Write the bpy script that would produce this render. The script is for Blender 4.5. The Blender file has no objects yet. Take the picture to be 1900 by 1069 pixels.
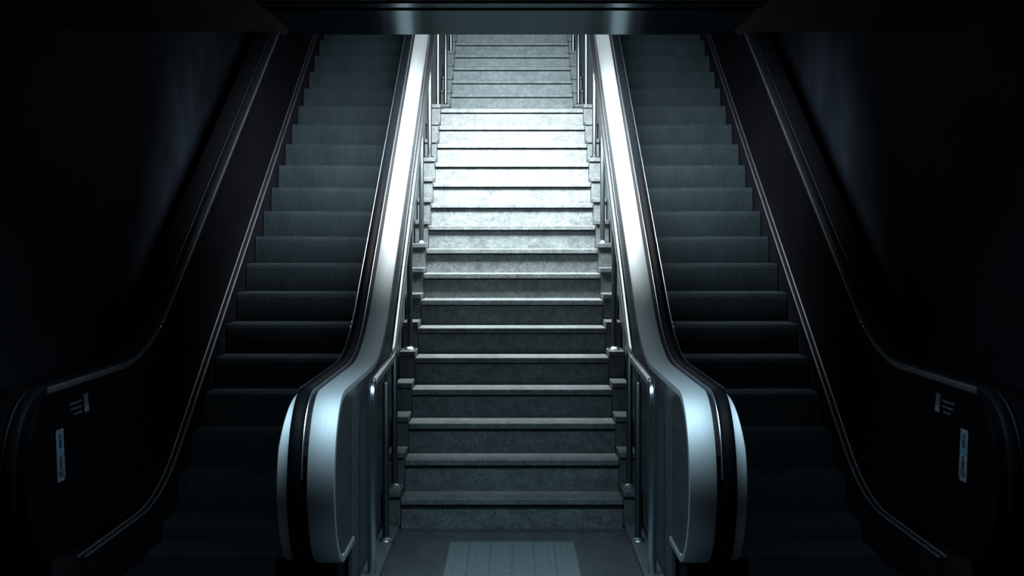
import bpy, bmesh, math, random
from mathutils import Vector
random.seed(7)
C = bpy.context.scene.collection
sc = bpy.context.scene

# ------------------------------------------------------------------ camera
# level camera 1.69 m above the floor, looking along +Y; horizon at row 447 of 1069
F_PX, H_CAM = 2545.0, 1.69
cam_d = bpy.data.cameras.new('camera'); cam = bpy.data.objects.new('camera', cam_d); C.objects.link(cam)
cam.location = (0, 0, H_CAM); cam.rotation_euler = (math.pi/2, 0, 0)
cam_d.sensor_fit = 'HORIZONTAL'; cam_d.sensor_width = 36.0
cam_d.lens = F_PX*36.0/1900.0; cam_d.shift_y = -(534.5-447.0)/1900.0
cam_d.clip_start = 0.05; cam_d.clip_end = 100
sc.camera = cam

# ------------------------------------------------------------------ world, exposure
w = bpy.data.worlds.new('night'); sc.world = w; w.use_nodes = True
w.node_tree.nodes['Background'].inputs[0].default_value = (0.10, 0.16, 0.42, 1)
w.node_tree.nodes['Background'].inputs[1].default_value = 0.004
vs = sc.view_settings
vs.view_transform = 'Standard'; vs.look = 'None'; vs.exposure = 0.0; vs.gamma = 1.0; vs.use_curve_mapping = False

# lamps (their housings are built near the end)
def area_light(name, loc, sx, sy, power, col, spread=180, rot=(0,0,0)):
    l = bpy.data.lights.new(name, 'AREA'); l.shape = 'RECTANGLE'; l.size = sx; l.size_y = sy
    l.energy = power; l.color = col; l.spread = math.radians(spread)
    o = bpy.data.objects.new(name, l); C.objects.link(o); o.location = loc; o.rotation_euler = rot
    return o
STAIR_LAMP = (0, 9.75, 4.05)
HALL_LAMP = (0, 5.80, 2.86)
UPPER_FILL = (0, 10.9, 4.75)
stair_light = area_light('stair_light', STAIR_LAMP, 2.3, 0.7, 590, (0.95, 0.99, 1.0), 117, (math.radians(36), 0, 0))
hall_light = area_light('hall_light', HALL_LAMP, 3.2, 1.0, 80, (0.62, 0.86, 1.0), 130)
upper_fill_light = area_light('upper_fill_light', UPPER_FILL, 1.1, 0.4, 54, (0.72, 0.92, 1.0), 70, (math.radians(72), 0, 0))  # added fill light to brighten the upper flight, no known source

# ------------------------------------------------------------------ materials
def nt(name):
    m = bpy.data.materials.new(name); m.use_nodes = True
    n = m.node_tree.nodes; return m, n, m.node_tree.links, n['Principled BSDF']
def pos(n, l, scale):
    g = n.new('ShaderNodeNewGeometry'); mp = n.new('ShaderNodeMapping'); mp.inputs['Scale'].default_value = scale
    l.new(g.outputs['Position'], mp.inputs['Vector']); return mp.outputs[0]
def noise(n, l, vec, scale, detail=3, rough=.6):
    t = n.new('ShaderNodeTexNoise'); t.inputs['Scale'].default_value = scale
    t.inputs['Detail'].default_value = detail; t.inputs['Roughness'].default_value = rough
    l.new(vec, t.inputs['Vector']); return t.outputs['Fac']
def ramp(n, l, fac, stops):
    r = n.new('ShaderNodeValToRGB'); e = r.color_ramp.elements
    while len(e) < len(stops): e.new(.5)
    for q, (p, c) in enumerate(stops): e[q].position = p; e[q].color = (*c, 1)
    l.new(fac, r.inputs[0]); return r.outputs[0]
def mult(n, l, a, b, f=1.0):
    x = n.new('ShaderNodeMix'); x.data_type = 'RGBA'; x.blend_type = 'MULTIPLY'; x.inputs[0].default_value = f
    l.new(a, x.inputs[6]); l.new(b, x.inputs[7]); return x.outputs[2]
def bump(n, l, b, fac, strength, dist):
    k = n.new('ShaderNodeBump'); k.inputs['Strength'].default_value = strength; k.inputs['Distance'].default_value = dist
    l.new(fac, k.inputs['Height']); l.new(k.outputs[0], b.inputs['Normal'])
def plain(name, col, rough=.5, metal=0., nscale=0, namt=.25, spec=.5):
    m, n, l, b = nt(name)
    b.inputs['Roughness'].default_value = rough; b.inputs['Metallic'].default_value = metal
    b.inputs['Specular IOR Level'].default_value = spec
    lo = tuple(c*(1-namt) for c in col); hi = tuple(min(1, c*(1+namt)) for c in col)
    v = pos(n, l, (1,1,1)); f = noise(n, l, v, nscale or 6)
    l.new(ramp(n, l, f, [(.3, lo), (.7, hi)]), b.inputs['Base Color'])
    return m
def granite(name, col, stain=.35):
    m, n, l, b = nt(name)
    v = pos(n, l, (1,1,1))
    sp = ramp(n, l, noise(n, l, v, 95, 4, .85), [(.36, (.22,.22,.22)), (.5, (.8,.8,.8)), (.64, (1.0,1.0,1.0))])
    md = ramp(n, l, noise(n, l, v, 22, 4, .65), [(.34, (.6,.6,.6)), (.6, (1,1,1))])
    st = ramp(n, l, noise(n, l, pos(n, l, (3,1,6)), 2.2, 5, .6), [(.32, (1-stain,)*3), (.62, (1,1,1))])
    base = n.new('ShaderNodeRGB'); base.outputs[0].default_value = (*col, 1)
    c = mult(n, l, mult(n, l, mult(n, l, base.outputs[0], sp), md), st)
    l.new(c, b.inputs['Base Color']); b.inputs['Roughness'].default_value = .62
    bump(n, l, b, noise(n, l, v, 160, 3), .25, .002)
    return m
def steel(name, col, rough, streak, amt=.08, metal=1.0):
    m, n, l, b = nt(name)
    v = pos(n, l, streak); f = noise(n, l, v, 1, 4, .7)
    l.new(ramp(n, l, f, [(.3, tuple(c*(1-amt) for c in col)), (.7, col)]), b.inputs['Base Color'])
    r = n.new('ShaderNodeMapRange'); r.inputs['To Min'].default_value = rough*.85; r.inputs['To Max'].default_value = rough*1.2
    l.new(f, r.inputs['Value']); l.new(r.outputs[0], b.inputs['Roughness'])
    b.inputs['Metallic'].default_value = metal
    if metal < .5: b.inputs['Specular IOR Level'].default_value = .2
    return m
M = {}
M['granite'] = granite('terrazzo_steps', (.120, .150, .157))
M['curb'] = granite('terrazzo_curb', (.078, .10, .106), .25)  # darker than the steps: the handrail's shadow is put into the stone colour
M['floor'] = granite('hall_floor', (.044, .060, .066), .45)
M['plinth'] = granite('plinth_stone', (.09, .115, .125), .3)
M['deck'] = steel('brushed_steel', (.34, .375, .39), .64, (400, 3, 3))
M['deck_wall'] = plain('unlit_steel', (.0008, .001, .0015), .6, 0, 8, .2, .02)  # wall-side steel deck and newel trim, their lack of light painted as black
M['tube'] = steel('polished_tube', (.60, .66, .69), .24, (60, 60, 4))
M['post'] = steel('brushed_post', (.13, .155, .165), .35, (60, 60, 4))
M['guide'] = steel('chrome_guide', (.55, .60, .64), .3, (80, 5, 5))
M['clad'] = steel('dark_cladding', (.045, .056, .064), .45, (3, 3, 90), .08, 0.0)
M['newel_side'] = steel('dark_newel', (.12, .145, .165), .42, (3, 3, 40), .3)
M['rubber'] = plain('black_rubber', (.0014, .0022, .003), .5, 0, 30, spec=.03)
M['groove'] = plain('black_groove', (.004, .005, .006), .6, 0, spec=.1)
M['panel'] = plain('black_panel', (.0006, .0007, .0012), .7, 0, 3, .25, .02)
M['mould'] = steel('skirt_moulding', (.24, .26, .29), .38, (60, 4, 4))
M['skirt'] = plain('dark_skirt', (.002, .0025, .0035), .6, spec=.03)
M['wall'] = plain('dark_wall', (.003, .0045, .007), .85, 0, 1.4, .6, .03)
M['black'] = plain('black_ceiling', (.0015, .0017, .003), .8, spec=.05)
M['base'] = plain('newel_base_black', (.004, .004, .005), .7, spec=.1)
M['comb'] = steel('comb_metal', (.012, .014, .018), .6, (120, 4, 4))
M['lamp'] = plain('lamp_housing', (.2, .22, .24), .5)
M['print'] = plain('sticker_white', (.06, .075, .09), .5, 0, 40, .3)
M['print_blue'] = plain('sticker_blue', (.035, .08, .12), .5, 0, 40, .3)
M['print_dark'] = plain('sticker_dark', (.01, .012, .02), .5)
M['print_grey'] = plain('sticker_grey', (.03, .033, .045), .5, 0, 60, .3)
# escalator step: worn dark grey metal
m, n, l, b = nt('step_metal')
f = noise(n, l, pos(n, l, (2, 2, 1)), 3, 5, .6)
g2 = noise(n, l, pos(n, l, (70, 1, 1)), 1, 3, .7)
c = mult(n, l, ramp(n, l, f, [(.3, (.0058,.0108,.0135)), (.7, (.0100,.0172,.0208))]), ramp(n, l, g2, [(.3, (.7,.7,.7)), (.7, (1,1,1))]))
l.new(c, b.inputs['Base Color']); b.inputs['Roughness'].default_value = .7; b.inputs['Specular IOR Level'].default_value = .03
M['step'] = m
M['step_groove'] = plain('step_groove_shade', (.006, .009, .011), .8, 0, 8, .3, .05)  # shade inside the grooves, painted as a darker colour than the ridges
# glossy dark ceiling panel with slight waves
m, n, l, b = nt('soffit_metal')
g = n.new('ShaderNodeBsdfGlossy'); g.inputs['Roughness'].default_value = .16
g.inputs['Color'].default_value = (.026, .034, .037, 1)
v = pos(n, l, (.5, 5, 1)); k = n.new('ShaderNodeBump'); k.inputs['Strength'].default_value = .25; k.inputs['Distance'].default_value = .004
l.new(noise(n, l, v, 3, 2), k.inputs['Height']); l.new(k.outputs[0], g.inputs['Normal'])
l.new(g.outputs[0], n['Material Output'].inputs[0]); M['soffit'] = m
# tactile floor tile
m, n, l, b = nt('tactile_tile')
v = pos(n, l, (1,1,1))
br = n.new('ShaderNodeTexBrick'); br.offset = 0; br.inputs['Scale'].default_value = 1
br.inputs['Brick Width'].default_value = .116; br.inputs['Row Height'].default_value = .116; br.inputs['Mortar Size'].default_value = .0025
br.inputs['Color1'].default_value = (.078,.104,.107,1); br.inputs['Color2'].default_value = (.076,.105,.110,1); br.inputs['Mortar'].default_value = (.040,.055,.060,1)
l.new(v, br.inputs['Vector'])
c = mult(n, l, br.outputs['Color'], ramp(n, l, noise(n, l, v, 90, 4, .7), [(.3, (.6,.6,.6)), (.6, (1,1,1))]))
l.new(c, b.inputs['Base Color']); b.inputs['Roughness'].default_value = .6; M['tactile'] = m
def emis(name, col, s):
    m, n, l, b = nt(name); b.inputs['Emission Color'].default_value = (*col, 1); b.inputs['Emission Strength'].default_value = s
    return m
M['diff'] = emis('lit_diffuser', (.86, .97, 1), 4.0)
M['diff_dim'] = emis('dim_diffuser', (.42, .76, 1), .6)

# ------------------------------------------------------------------ object helpers
def link(name, bm, mat, root=None, parent=None, smooth=False, origin=None):
    """one mesh object; vertices are given in world space, moved to origin (or the root's location)"""
    o0 = Vector(origin) if origin is not None else (Vector(root.location) if root else Vector((0,0,0)))
    bmesh.ops.translate(bm, verts=bm.verts, vec=-o0)
    bmesh.ops.recalc_face_normals(bm, faces=bm.faces)
    me = bpy.data.meshes.new(name); bm.to_mesh(me); bm.free()
    me.materials.append(mat)
    if smooth:
        for p in me.polygons: p.use_smooth = True
        me.set_sharp_from_angle(angle=math.radians(38))
    o = bpy.data.objects.new(name, me); C.objects.link(o)
    if root:
        o.parent = parent or root
        o.location = o0 - Vector(root.location) if (parent is None or parent is root) else (0,0,0)
    else:
        o.location = o0
    return o
def thing(name, label, cat, loc, group=None):
    o = bpy.data.objects.new(name, None); C.objects.link(o); o.location = loc; o.empty_display_size = .2
    o['label'] = label; o['category'] = cat
    if group: o['group'] = group
    return o
def struct(name, bm, mat, smooth=False):
    o = link(name, bm, mat, smooth=smooth); o['kind'] = 'structure'; return o
def box(bm, x0, x1, y0, y1, z0, z1, bev=0):
    if x0 > x1: x0, x1 = x1, x0
    vs_ = [bm.verts.new((x, y, z)) for x in (x0, x1) for y in (y0, y1) for z in (z0, z1)]
    fs = [(0,1,3,2), (4,6,7,5), (0,4,5,1), (2,3,7,6), (0,2,6,4), (1,5,7,3)]
    faces = [bm.faces.new([vs_[i] for i in f]) for f in fs]
    if bev:
        es = list({e for f in faces for e in f.edges})
        bmesh.ops.bevel(bm, geom=es, offset=bev, segments=2, profile=.5, affect='EDGES', clamp_overlap=True)
    return bm
def B(*a, **k): return box(bmesh.new(), *a, **k)
def rings(bm, rs, closed=True, caps=True):
    """loft through rings of equal vertex count"""
    R = [[bm.verts.new(p) for p in r] for r in rs]
    m = len(R[0])
    for a, b_ in zip(R[:-1], R[1:]):
        for i in range(m if closed else m-1):
            j = (i+1) % m; bm.faces.new((a[i], a[j], b_[j], b_[i]))
    if caps and closed: bm.faces.new(R[0]); bm.faces.new(R[-1][::-1])
    return bm
def tube(bm, pts, r, seg=16):
    pts = [Vector(p) for p in pts]; rs = []
    up = None
    for i, p in enumerate(pts):
        t = ((pts[min(i+1, len(pts)-1)]-p).normalized() + (p-pts[max(i-1, 0)]).normalized())
        t = t.normalized()
        a = Vector((1,0,0)) if abs(t.x) < .9 else Vector((0,1,0))
        u = t.cross(a).normalized(); v = t.cross(u)
        rad = r[i] if isinstance(r, (list, tuple)) else r
        rs.append([p + rad*(math.cos(q)*u + math.sin(q)*v) for q in [2*math.pi*k_/seg for k_ in range(seg)]])
    return rings(bm, rs)
def fillet(pts, T, n=8):
    """round the inner corners of a polyline of 2D/3D points, tangent length T"""
    P = [Vector(p) for p in pts]; out = [P[0]]
    for a, b_, c in zip(P[:-2], P[1:-1], P[2:]):
        T_ = min(T, (a-b_).length*.49, (c-b_).length*.49)
        s, e = b_ + (a-b_).normalized()*T_, b_ + (c-b_).normalized()*T_
        for k_ in range(n+1):
            q = k_/n; out.append((1-q)**2*s + 2*q*(1-q)*b_ + q*q*e)
    out.append(P[-1]); return out

# ------------------------------------------------------------------ the stair's measures
R_, T_, Y0, L_ = .181, .300, 7.72, 1.50          # rise, going, nose of step i at Y0 + i*T_, landing depth
NS = 27
def nose(i): return Y0 + i*T_ + (L_ if i >= 17 else 0)
HW, CW = .650, .758                              # half width of the steps, outer face of the side curbs

# ------------------------------------------------------------------ setting
WX = 2.55
ZC, YC = 2.906, 8.0
struct('floor', B(-WX, WX, -2.5, 8.06, -.12, 0), M['floor'])
struct('wall_left', B(-WX-.2, -WX, -2.5, 19, -.2, 8.2), M['wall'])
struct('wall_right', B(WX, WX+.2, -2.5, 19, -.2, 8.2), M['wall'])
struct('wall_back', B(-WX, WX, 19, 19.2, -.2, 8.2), M['wall'])
struct('ceiling', B(-WX, WX, -2.5, YC-.01, ZC+.004, ZC+.30), M['black'])
struct('ceiling_upper', B(-WX, WX, YC-.01, 19, 8.0, 8.2), M['black'])
struct('wall_front', B(-WX, WX, YC-.25, YC-.01, ZC+.31, 8.0), M['black'])
# long glossy soffit panel above the stair foot, with a narrow lip behind a joint
struct('trim_1', B(-1.27, 1.27, 7.17, YC, ZC-.012, ZC+.003), M['soffit'])
struct('trim_2', B(-1.30, 1.30, 7.00, 7.15, ZC-.004, ZC+.003), M['soffit'])
for q, s in enumerate((-1, 1)):                   # sloping edge of the recess beside the panel
    struct('trim_%d' % (3+q), B(s*1.31, s*1.335, 6.4, YC-.02, ZC-.02, ZC+.003), M['black'])
    # low stone plinth along the foot of the side rails, on the hall floor
    struct('trim_%d' % (5+q), B(s*.662, s*CW, 5.0, nose(1)+.03, .0005, .022, bev=.004), M['plinth'])
# tactile paving set into the floor in front of the first step
tp = thing('tactile_paving', 'pale square-gridded paving panel let into the floor before the first step', 'paving', (0, 6.4, 0))
link('tile', B(-.347, .347, 5.1, 7.69, .0006, .004), M['tactile'], tp)
bm = bmesh.new()
for ix in range(-9, 10):
    for iy in range(0, 34):
        x, y = ix*.036, 7.66 - iy*.036
        bmesh.ops.create_cone(bm, cap_ends=True, segments=6, radius1=.010, radius2=.007, depth=.0016,
                              matrix=__import__('mathutils').Matrix.Translation((x, y, .0048)))
o = link('raised_dots', bm, M['tactile'], tp); o['kind'] = 'stuff'

# ------------------------------------------------------------------ staircase
st = thing('staircase', 'broad terrazzo staircase climbing between the two escalators, brightly lit halfway up', 'staircase', (0, nose(1), 0))
for i in range(1, NS+1):
    y0, z1 = nose(i), i*R_
    yb = (nose(i+1) if i < NS else nose(i)+1.2) + .028
    bm = B(-HW, HW, y0+.026, yb - (.0005 if i < NS else 0), (i-1)*R_ - (.3 if i > 1 else -.0005), z1-.045)
    box(bm, -HW, HW, y0+.060, yb-.002, z1-.0455, z1-.037)
    s_ = link('step', bm, M['granite'], st, origin=(0, y0, z1))
    # tread slab, with a slightly worn front edge
    ex = .012*random.random()
    bm = B(-HW, HW, y0, yb+.002, z1-.0365, z1, bev=.005)
    link('tread', bm, M['granite'], st, parent=s_, origin=(0, y0, z1))
    for s in (-1, 1):
        zt = z1 + .042
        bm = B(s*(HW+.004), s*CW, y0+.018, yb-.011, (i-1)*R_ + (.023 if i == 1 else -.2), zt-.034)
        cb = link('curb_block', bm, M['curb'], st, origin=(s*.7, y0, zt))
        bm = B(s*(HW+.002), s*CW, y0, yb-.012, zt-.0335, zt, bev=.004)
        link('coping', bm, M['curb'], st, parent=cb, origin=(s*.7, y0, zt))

# ------------------------------------------------------------------ railings on the side curbs
RX = .700
def rail_z(y):
    return 1.005 + (y-8.0)*.611
def build_railing(s, label):
    r = thing('stair_railing', label, 'railing', (s*RX, 6.85, 0), 'tube railings beside the stairs')
    zl = rail_z(12.75)
    pts = [(s*RX, 6.85, 0.0), (s*RX, 6.85, .975), (s*RX, 8.0, 1.005), (s*RX, 12.75, zl),
           (s*RX, 14.15, zl), (s*RX, 17.6, zl+3.45*.611)]
    P = fillet(pts, .11, 8)
    link('handrail', tube(bmesh.new(), P, .0215, 20), M['tube'], r, smooth=True)
    def railh(y):
        if y < 8: return .975 + (y-6.85)*.026
        if y < 12.75: return rail_z(y)
        if y < 14.15: return zl
        return zl + (y-14.15)*.611
    for y, zb in ((7.61, .022), (8.17, R_+.042), (9.38, 5*R_+.042), (10.60, 9*R_+.042), (11.66, 13*R_+.042),
                  (12.96, 16*R_+.042), (14.47, 17*R_+.042), (15.70, 21*R_+.042)):
        zt = railh(y)
        bm = tube(bmesh.new(), [(s*RX, y, zb), (s*RX, y, zt-.095), (s*RX, y, zt-.088)], [.0185, .0185, .014], 16)
        p = link('post', bm, M['post'], r, smooth=True)
        tubes = tube(bmesh.new(), [(s*RX, y, zt-.09), (s*RX, y, zt-.012)], .007, 10)
        link('bracket_pin', tubes, M['tube'], r, parent=p, smooth=True)
        bm = tube(bmesh.new(), [(s*RX, y, zb), (s*RX, y, zb+.005), (s*RX, y, zb+.012), (s*RX, y, zb+.020), (s*RX, y, zb+.024)],
                  [.041, .041, .035, .025, .0185], 20)
        link('floor_rosette', bm, M['tube'], r, parent=p, smooth=True)
build_railing(-1, 'polished steel tube railing on the curb between the stairs and the left-hand escalator')
build_railing(1, 'polished steel tube railing on the curb between the stairs and the right-hand escalator')

# ------------------------------------------------------------------ escalators
S30 = math.tan(math.radians(30))
D_H, D_S, D_N = 5.30, 5.90, 5.99                 # how far the deck, skirt and step-nose planes pass below the eye point
Z_FLAT, R_N = 1.014, .39                          # deck height at the landing, newel radius
Y_TOP = 17.6
YN = 6.25                                         # centre of the newel's half circle
def deck_path():
    zf = Z_FLAT; yb = (zf - (H_CAM - D_H))/S30
    pts = fillet([(Y_TOP, H_CAM-D_H+S30*Y_TOP), (yb, zf), (YN, zf)], .55, 14)
    far = [Vector((Y_TOP + (pts[1][0]-Y_TOP)*k_/12, H_CAM-D_H+S30*(Y_TOP + (pts[1][0]-Y_TOP)*k_/12))) for k_ in range(12)]
    pts = far + pts[1:-1]
    for k_ in range(0, 29):
        a = math.radians(90 + 180*k_/28)
        pts.append(Vector((YN + R_N*math.cos(a), zf - R_N + R_N*math.sin(a))))
    pts.append(Vector((6.62, zf-2*R_N)))
    return pts
DP = deck_path()
def offs(P, n):
    out = []
    for i, p in enumerate(P):
        a, b_ = P[max(i-1, 0)], P[min(i+1, len(P)-1)]
        t = (b_-a).normalized(); out.append(Vector((p[0]+t[1]*n, p[1]-t[0]*n)))
    return out
def sweep(P, prof, s, off):
    """prof: closed list of (u, n): u across, n outwards from the path; off(u) -> x"""
    rs = [[] for _ in P]
    for u, n_ in prof:
        for k_, q in enumerate(offs(P, n_)): rs[k_].append((s*off(u), q[0], q[1]))
    return rings(bmesh.new(), rs)
def top_z(y):
    if y < YN: return Z_FLAT - R_N + math.sqrt(max(0, R_N**2-(YN-y)**2))
    for a, b_ in zip(DP[:-1], DP[1:]):
        if b_[0] <= y <= a[0] and a[1] > .8:
            return a[1] + (b_[1]-a[1])*((y-a[0])/(b_[0]-a[0]) if abs(b_[0]-a[0]) > 1e-9 else 0)
    return H_CAM-D_H+S30*y
Z_LOW = Z_FLAT - 2*R_N
Y_LOW = (Z_LOW - (H_CAM-D_S))/S30
LP = fillet([(Y_TOP, H_CAM-D_S+S30*Y_TOP), (Y_LOW, Z_LOW), (6.30, Z_LOW)], .45, 10)
def low_z(y):
    if y < YN: return Z_FLAT - R_N - math.sqrt(max(0, R_N**2-(YN-y)**2))
    for a, b_ in zip(LP[:-1], LP[1:]):
        if b_[0] <= y <= a[0]: return a[1] + (b_[1]-a[1])*((y-a[0])/(b_[0]-a[0]) if abs(b_[0]-a[0]) > 1e-9 else 0)
    return Z_LOW if y < Y_LOW else H_CAM-D_S+S30*y
YS = [YN - R_N*math.cos(math.radians(90*k_/12))*1.0 for k_ in range(0, 13)]
YS += [YN + .1*k_ for k_ in range(1, 16)] + [YN + .3*k_ for k_ in range(5, 38)] + [Y_TOP]
YS = sorted(set(round(y, 4) for y in YS if y <= Y_TOP))

def tz(y, n):
    return Z_FLAT - R_N + math.sqrt(max(0, (R_N-n)**2-(YN-y)**2)) if y < YN else top_z(y)-n
def lz(y, n):
    return Z_FLAT - R_N - math.sqrt(max(0, (R_N-n)**2-(YN-y)**2)) if y < YN else low_z(y)+n

def step_mesh():
    """one escalator step: grooved curved riser and grooved tread; nose at the origin, x from 1.093 to 1.949"""
    bm = bmesh.new(); x0, pitch, nr = 1.093, .0092, 93
    prof = [(0.0, 0.0)]                            # (y, z) down the riser, gently convex
    for k_ in range(1, 8):
        a = k_/7; prof.append((-.034*math.sin(a*math.pi/2)**.8, -.212*a))
    tread = [(.385, 0.0), (.012, 0.0)]
    line = tread + [(.002, -.003)] + prof[1:]
    xs = []
    for k_ in range(nr):
        a = x0 + k_*pitch
        xs += [(a, 0), (a+.0042, 0), (a+.0050, 1), (a+.0084, 1)]
    xs.append((x0+nr*pitch, 0))
    cols = []
    for x, g_ in xs:
        col = []
        for q, (y, z) in enumerate(line):
            dy, dz = 0, 0
            if g_:
                if q < 2: dz = -.007
                elif q == 2: dy, dz = .005, -.005
                else: dy = .007
            col.append(bm.verts.new((x, y+dy, z+dz)))
        cols.append(col)
    for ci, (a, b_) in enumerate(zip(cols[:-1], cols[1:])):
        gr = ci % 4 != 0
        for q in range(len(line)-1): bm.faces.new((a[q], a[q+1], b_[q+1], b_[q])).material_index = 1 if gr else 0
    bmesh.ops.recalc_face_normals(bm, faces=bm.faces)
    return bm

def build_escalator(s, label):
    cx = 1.543
    e = thing('escalator', label, 'escalator', (s*cx, 6.6, 0), 'pair of escalators flanking the stairs')
    # --- steps
    bm = step_mesh()
    if s < 0:
        for v in bm.verts: v.co.x *= -1
        bmesh.ops.reverse_faces(bm, faces=bm.faces)
    bmesh.ops.translate(bm, verts=bm.verts, vec=(-s*cx, 0, 0))
    me = bpy.data.meshes.new('step'); bm.to_mesh(me); bm.free(); me.materials.append(M['step']); me.materials.append(M['step_groove'])
    first = None
    for k_ in range(-9, 20):
        y = 10.43 + .3464*k_
        z = H_CAM - D_N + S30*y
        if z < .10: z = max(.012, .10*math.exp((z-.10)/.12))
        if first is None:
            o = bpy.data.objects.new('step', me); first = o
        else:
            o = first.copy()
        C.objects.link(o); o.parent = e; o.location = (0, y-6.6, z)
    # --- balustrades: k=0 beside the stairs, k=1 beside the wall
    for k_ in (0, 1):
        off = (lambda u: u) if k_ == 0 else (lambda u: 2*cx-u)
        rs = []
        for y in YS:
            if y < 5.91: continue
            zt, zl = tz(y, .024), lz(y, .024)
            if zt < zl+.01: continue
            rs.append([(s*off(.79), y, zt), (s*off(.962), y, zt), (s*off(.966), y, zl), (s*off(.79), y, zl)])
        bal = link('balustrade', rings(bmesh.new(), rs), M['groove'], e)
        P = lambda name, bm, mat, sm=True: link(name, bm, mat, e, parent=bal, smooth=sm)
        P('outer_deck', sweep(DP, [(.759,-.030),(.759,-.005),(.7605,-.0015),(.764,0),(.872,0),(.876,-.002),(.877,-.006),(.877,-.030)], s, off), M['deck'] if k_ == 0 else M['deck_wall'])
        hr = [(.9045,-.022),(.9045,.002),(.908,.010),(.916,.0145),(.9335,.0165),(.951,.0145),(.959,.010),(.9625,.002),(.9625,-.022)]
        P('handrail', sweep(DP, hr, s, off), M['rubber'])
        P('guide_rail', sweep(DP[:29+12], [(.8975,-.022),(.8975,.002),(.8985,.004),(.902,.004),(.9035,.002),(.9035,-.022)], s, off), M['guide'])
        P('guide_rail', sweep(DP[:12+15+1], [(.9635,-.022),(.9635,.003),(.9645,.006),(.969,.006),(.970,.003),(.970,-.022)], s, off), M['guide'])
        # crescent-shaped steel trim round the inner side of the newel
        arc = [p for p in DP if p[0] < YN+.001 and True][0:]
        arc = [Vector((YN + (R_N-.012)*math.cos(math.radians(a)), Z_FLAT-R_N+(R_N-.012)*math.sin(math.radians(a)))) for a in range(92, 262, 5)]
        rs = []
        for q, a in enumerate(range(92, 262, 5)):
            t = Vector((-math.cos(math.radians(a)), -math.sin(math.radians(a))))
            p = arc[q]; wd = .003 + .042*min(1, max(0, (a-92)/62.))**.8
            u0, u1 = .9635, .9635+wd
            rs.append([(s*off(u0), p[0], p[1]), (s*off(u1-.003), p[0], p[1]), (s*off(u1), p[0]+t[0]*.003, p[1]+t[1]*.003),
                       (s*off(u1), p[0]+t[0]*.03, p[1]+t[1]*.03), (s*off(u0), p[0]+t[0]*.03, p[1]+t[1]*.03)])
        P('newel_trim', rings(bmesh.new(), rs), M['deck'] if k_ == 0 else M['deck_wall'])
        # inner panel, leaning out from the handrail down to the skirt
        rs = []
        for y in YS:
            if y < 5.90: continue
            zt, zl = tz(y, .022), lz(y, .022)
            if zt-zl < .02: continue
            k2 = min(1, max(0, (y-6.3)/1.2)); ul = 1.005 + k2*(.080 if k_ else .034)
            rs.append([(s*off(.9665), y, zt), (s*off(.977), y, zt), (s*off(ul), y, zl), (s*off(.9665), y, zl)])
        P('inner_panel', rings(bmesh.new(), rs), M['panel'], False)
        dm = -.045 if k_ == 0 else 0               # the stair-side balustrade stands a little closer to the steps
        P('skirt_moulding', sweep(LP, [(1.084+dm,-.012),(1.084+dm,.000),(1.130+dm,.000),(1.130+dm,-.012)], s, off), M['skirt'])
        if k_ == 1: P('moulding_bead', sweep(LP, [(1.084,.0003),(1.084,.005),(1.087,.008),(1.091,.008),(1.094,.005),(1.094,.0003)], s, off), M['mould'])
        if k_ == 1: P('moulding_bead', sweep(LP, [(1.117,.0003),(1.117,.003),(1.120,.006),(1.127,.006),(1.1295,.003),(1.1295,.0003)], s, off), M['mould'])
        # skirt below the moulding
        rs = []
        for y in [6.3+.35*q for q in range(0, 33)]:
            zl = low_z(y)-.012
            rs.append([(s*off(1.124+dm), y, zl), (s*off(1.130+dm), y, zl), (s*off(1.130+dm), y, max(0.001, zl-.5)), (s*off(1.124+dm), y, max(0.001, zl-.5))])
        P('skirt', rings(bmesh.new(), rs), M['skirt'], False)
        # outer face of the newel
        rs = []
        for y in YS:
            if y < 5.90 or y > 6.58: continue
            zt, zl = tz(y, .014), lz(y, .014)
            if zt-zl < .02: continue
            rs.append([(s*off(.766), y, zt), (s*off(.788), y, zt), (s*off(.788), y, zl), (s*off(.766), y, zl)])
        rs.append([(s*off(u), 6.57, z) for u, z in ((.766, top_z(6.57)-.012), (.788, top_z(6.57)-.012), (.788, Z_LOW+.012), (.766, Z_LOW+.012))])
        rs = sorted(rs, key=lambda r_: r_[0][1]); rs = [r_ for r_ in rs if r_[0][1] <= 6.5701]
        P('newel_side', rings(bmesh.new(), rs), M['newel_side'], False)
        bm = B(s*off(.80), s*off(.99), 6.26, 8.2, .001, Z_LOW-.002)
        P('newel_foot', bm, M['base'], False)
        bm = bmesh.new()
        bmesh.ops.create_uvsphere(bm, u_segments=12, v_segments=8, radius=.006)
        bmesh.ops.translate(bm, verts=bm.verts, vec=(s*off(.764), 6.20, .270))
        P('screw', bm, M['tube'])
        for yy in (8.30, 8.24):
            bm = bmesh.new(); bmesh.ops.create_uvsphere(bm, u_segments=12, v_segments=8, radius=.006)
            for v in bm.verts: v.co.x *= 1.8
            bmesh.ops.translate(bm, verts=bm.verts, vec=(s*off(.972), yy, top_z(yy)+.006))
            P('screw', bm, M['tube'])
        # cladding down the outer side, in panels with open joints
        ys = [6.578, 6.80, 7.55, 8.6, 9.65, 10.7, 11.75, 12.8, 13.85, 14.9, 15.95, Y_TOP]
        for a, b_ in zip(ys[:-1], ys[1:]):
            rs = []
            nn = 4
            for q in range(nn+1):
                y = a+.003 + (b_-a-.006)*q/nn; zt = top_z(y)-.034
                rs.append([(s*off(.768), y, zt), (s*off(.786), y, zt), (s*off(.786), y, .024), (s*off(.768), y, .024)])
            link('cladding_panel', rings(bmesh.new(), rs), M['clad'], e)
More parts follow.
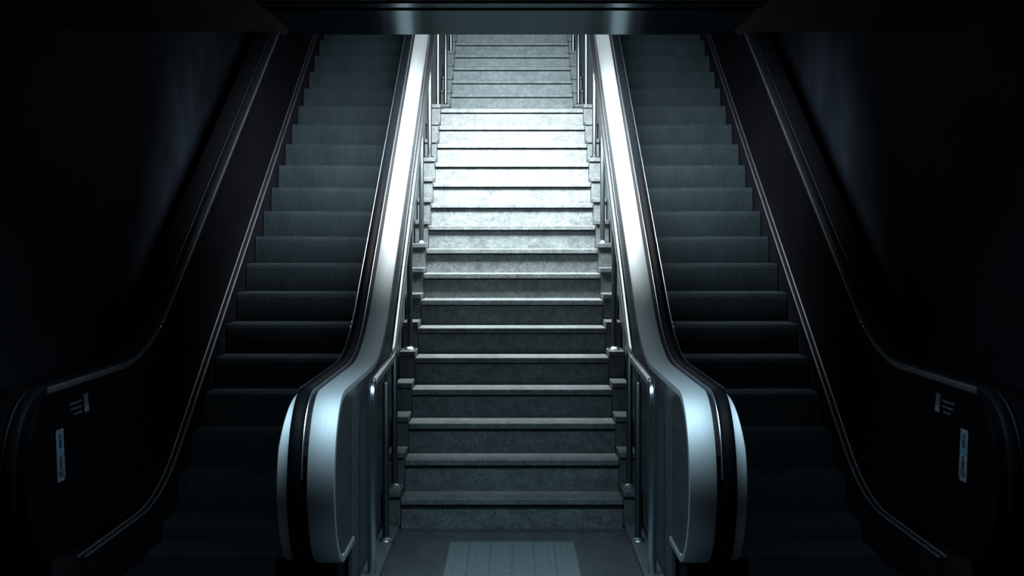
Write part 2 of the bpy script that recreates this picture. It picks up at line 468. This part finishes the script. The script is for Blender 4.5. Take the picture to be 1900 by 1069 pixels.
        # printed stickers on the inner face of the newel, beside the wall only
        if k_ == 1:
            def pl(y, z):                           # point on the leaning inner panel
                zt, zl = tz(y, .022), lz(y, .022)
                k2 = min(1, max(0, (y-6.3)/1.2)); ul = 1.005 + k2*.080
                return .977 + (ul-.977)*(zt-z)/(zt-zl)
            def patch(y0, y1, z0, z1, lift):
                bm = bmesh.new(); ring = []
                c_ = [(y0, z0), (y1, z0), (y1, z1), (y0, z1)]
                for dl in (0, .0008):
                    ring.append([(s*off(pl(y, z)+.0006+lift+dl), y, z) for y, z in c_])
                return rings(bm, ring)
            def stick(name, y0, y1, z0, z1, mat, lift=0.0, lab=None):
                o = P(name, patch(y0, y1, z0, z1, lift), mat, False)
                if lab: o['label'] = lab
                return o
            def ell(bm, yc, zc, ry, rz, lift, n_=14, pts=None):
                c_ = pts or [(yc+ry*math.cos(2*math.pi*q/n_), zc+rz*math.sin(2*math.pi*q/n_)) for q in range(n_)]
                ring = [[(s*off(pl(y, z)+.0006+lift+dl), y, z) for y, z in c_] for dl in (0, .0006)]
                return rings(bm, ring)
            stick('safety_sticker', 6.315, 6.415, .575, .815, M['print'], 0, 'tall pale safety sticker with pictograms')
            stick('sticker_band', 6.318, 6.412, .700, .775, M['print_blue'], .0010)
            bm = bmesh.new()
            for zc in (.765, .665):
                ell(bm, 6.365, zc+.018, .012, .010, .002)
                ell(bm, 0, 0, 0, 0, .002, pts=[(6.350, zc-.035), (6.380, zc-.035), (6.384, zc+.004), (6.346, zc+.004)])
            for q in range(5):
                ell(bm, 0, 0, 0, 0, .002, pts=[(6.33, .622-.006*q), (6.395-.01*(q % 2), .622-.006*q), (6.395-.01*(q % 2), .6245-.006*q), (6.33, .6245-.006*q)])
            P('sticker_print', bm, M['print_dark'], False)
            stick('notice_strip', 6.735, 6.800, .848, .880, M['print'], 0, 'short pale strip of the notice')
            stick('notice_strip', 6.735, 6.800, .882, .936, M['print_grey'], 0)
            bm = bmesh.new()
            for q, (a, b2) in enumerate(((6.52, 6.70), (6.54, 6.70), (6.57, 6.69))):
                y = a
                while y < b2-.01:
                    wd = random.uniform(.012, .035); z0 = .905-.026*q
                    ell(bm, 0, 0, 0, 0, .0005, pts=[(y, z0), (min(b2, y+wd), z0), (min(b2, y+wd), z0+.011), (y, z0+.011)])
                    y += wd+.008
            P('notice_text', bm, M['print_grey'], False)
    # --- comb and landing plate
    link('comb_plate', B(s*1.090, s*1.951, 6.88, 7.28, .001, .010, bev=.002), M['comb'], e)
    bm = bmesh.new()
    for q in range(44):
        x = 1.14+q*.0184; box(bm, s*x, s*(x+.006), 7.281, 7.33, .004, .010)
    link('comb_teeth', bm, M['comb'], e)
    link('landing_plate', B(s*1.02, s*2.066, 5.3, 6.878, .0008, .006), M['comb'], e)
build_escalator(-1, 'dark escalator with black handrails on the left of the stone stairs')
build_escalator(1, 'dark escalator with black handrails on the right of the stone stairs')

# ------------------------------------------------------------------ lamp housings (above the lower ceiling's edge / out of the frame)
def housing(loc, sx, sy, name, label, dm, tilt):
    """tilted box lamp on two rods from the upper ceiling; the light sits just under its diffuser"""
    t = thing(name, label, 'lamp', loc)
    x, y, z = loc
    link('housing', B(x-sx/2-.04, x+sx/2+.04, y-sy/2-.04, y+sy/2+.04, z+.03, z+.10, bev=.008), M['lamp'], t)
    link('diffuser', B(x-sx/2, x+sx/2, y-sy/2, y+sy/2, z+.012, z+.028), dm, t)
    for rx in (-sx*.35, sx*.35):
        q = link('rod', tube(bmesh.new(), [(x+rx, y, z+.09), (x+rx, y, 8.0)], .008, 8), M['lamp'], t)
        q.rotation_euler = (-tilt, 0, 0)
    t.rotation_euler = (tilt, 0, 0)
housing(STAIR_LAMP, 2.3, .7, 'hanging_lamp', 'broad white lamp hanging above the middle of the stairs', M['diff'], math.radians(36))
housing(UPPER_FILL, 1.1, .4, 'hanging_lamp', 'smaller added fill lamp, out of view, aimed at the upper flight of stairs', M['diff_dim'], math.radians(72))  # invented housing around the added fill light
t = thing('ceiling_lamp', 'long dim lamp let into the low ceiling in front of the stairs', 'lamp', (0, 5.80, ZC))
link('diffuser', B(-1.6, 1.6, 5.30, 6.30, 2.868, 2.880), M['diff_dim'], t)
link('housing', B(-1.63, 1.63, 5.27, 6.33, 2.881, ZC+.002), M['lamp'], t)
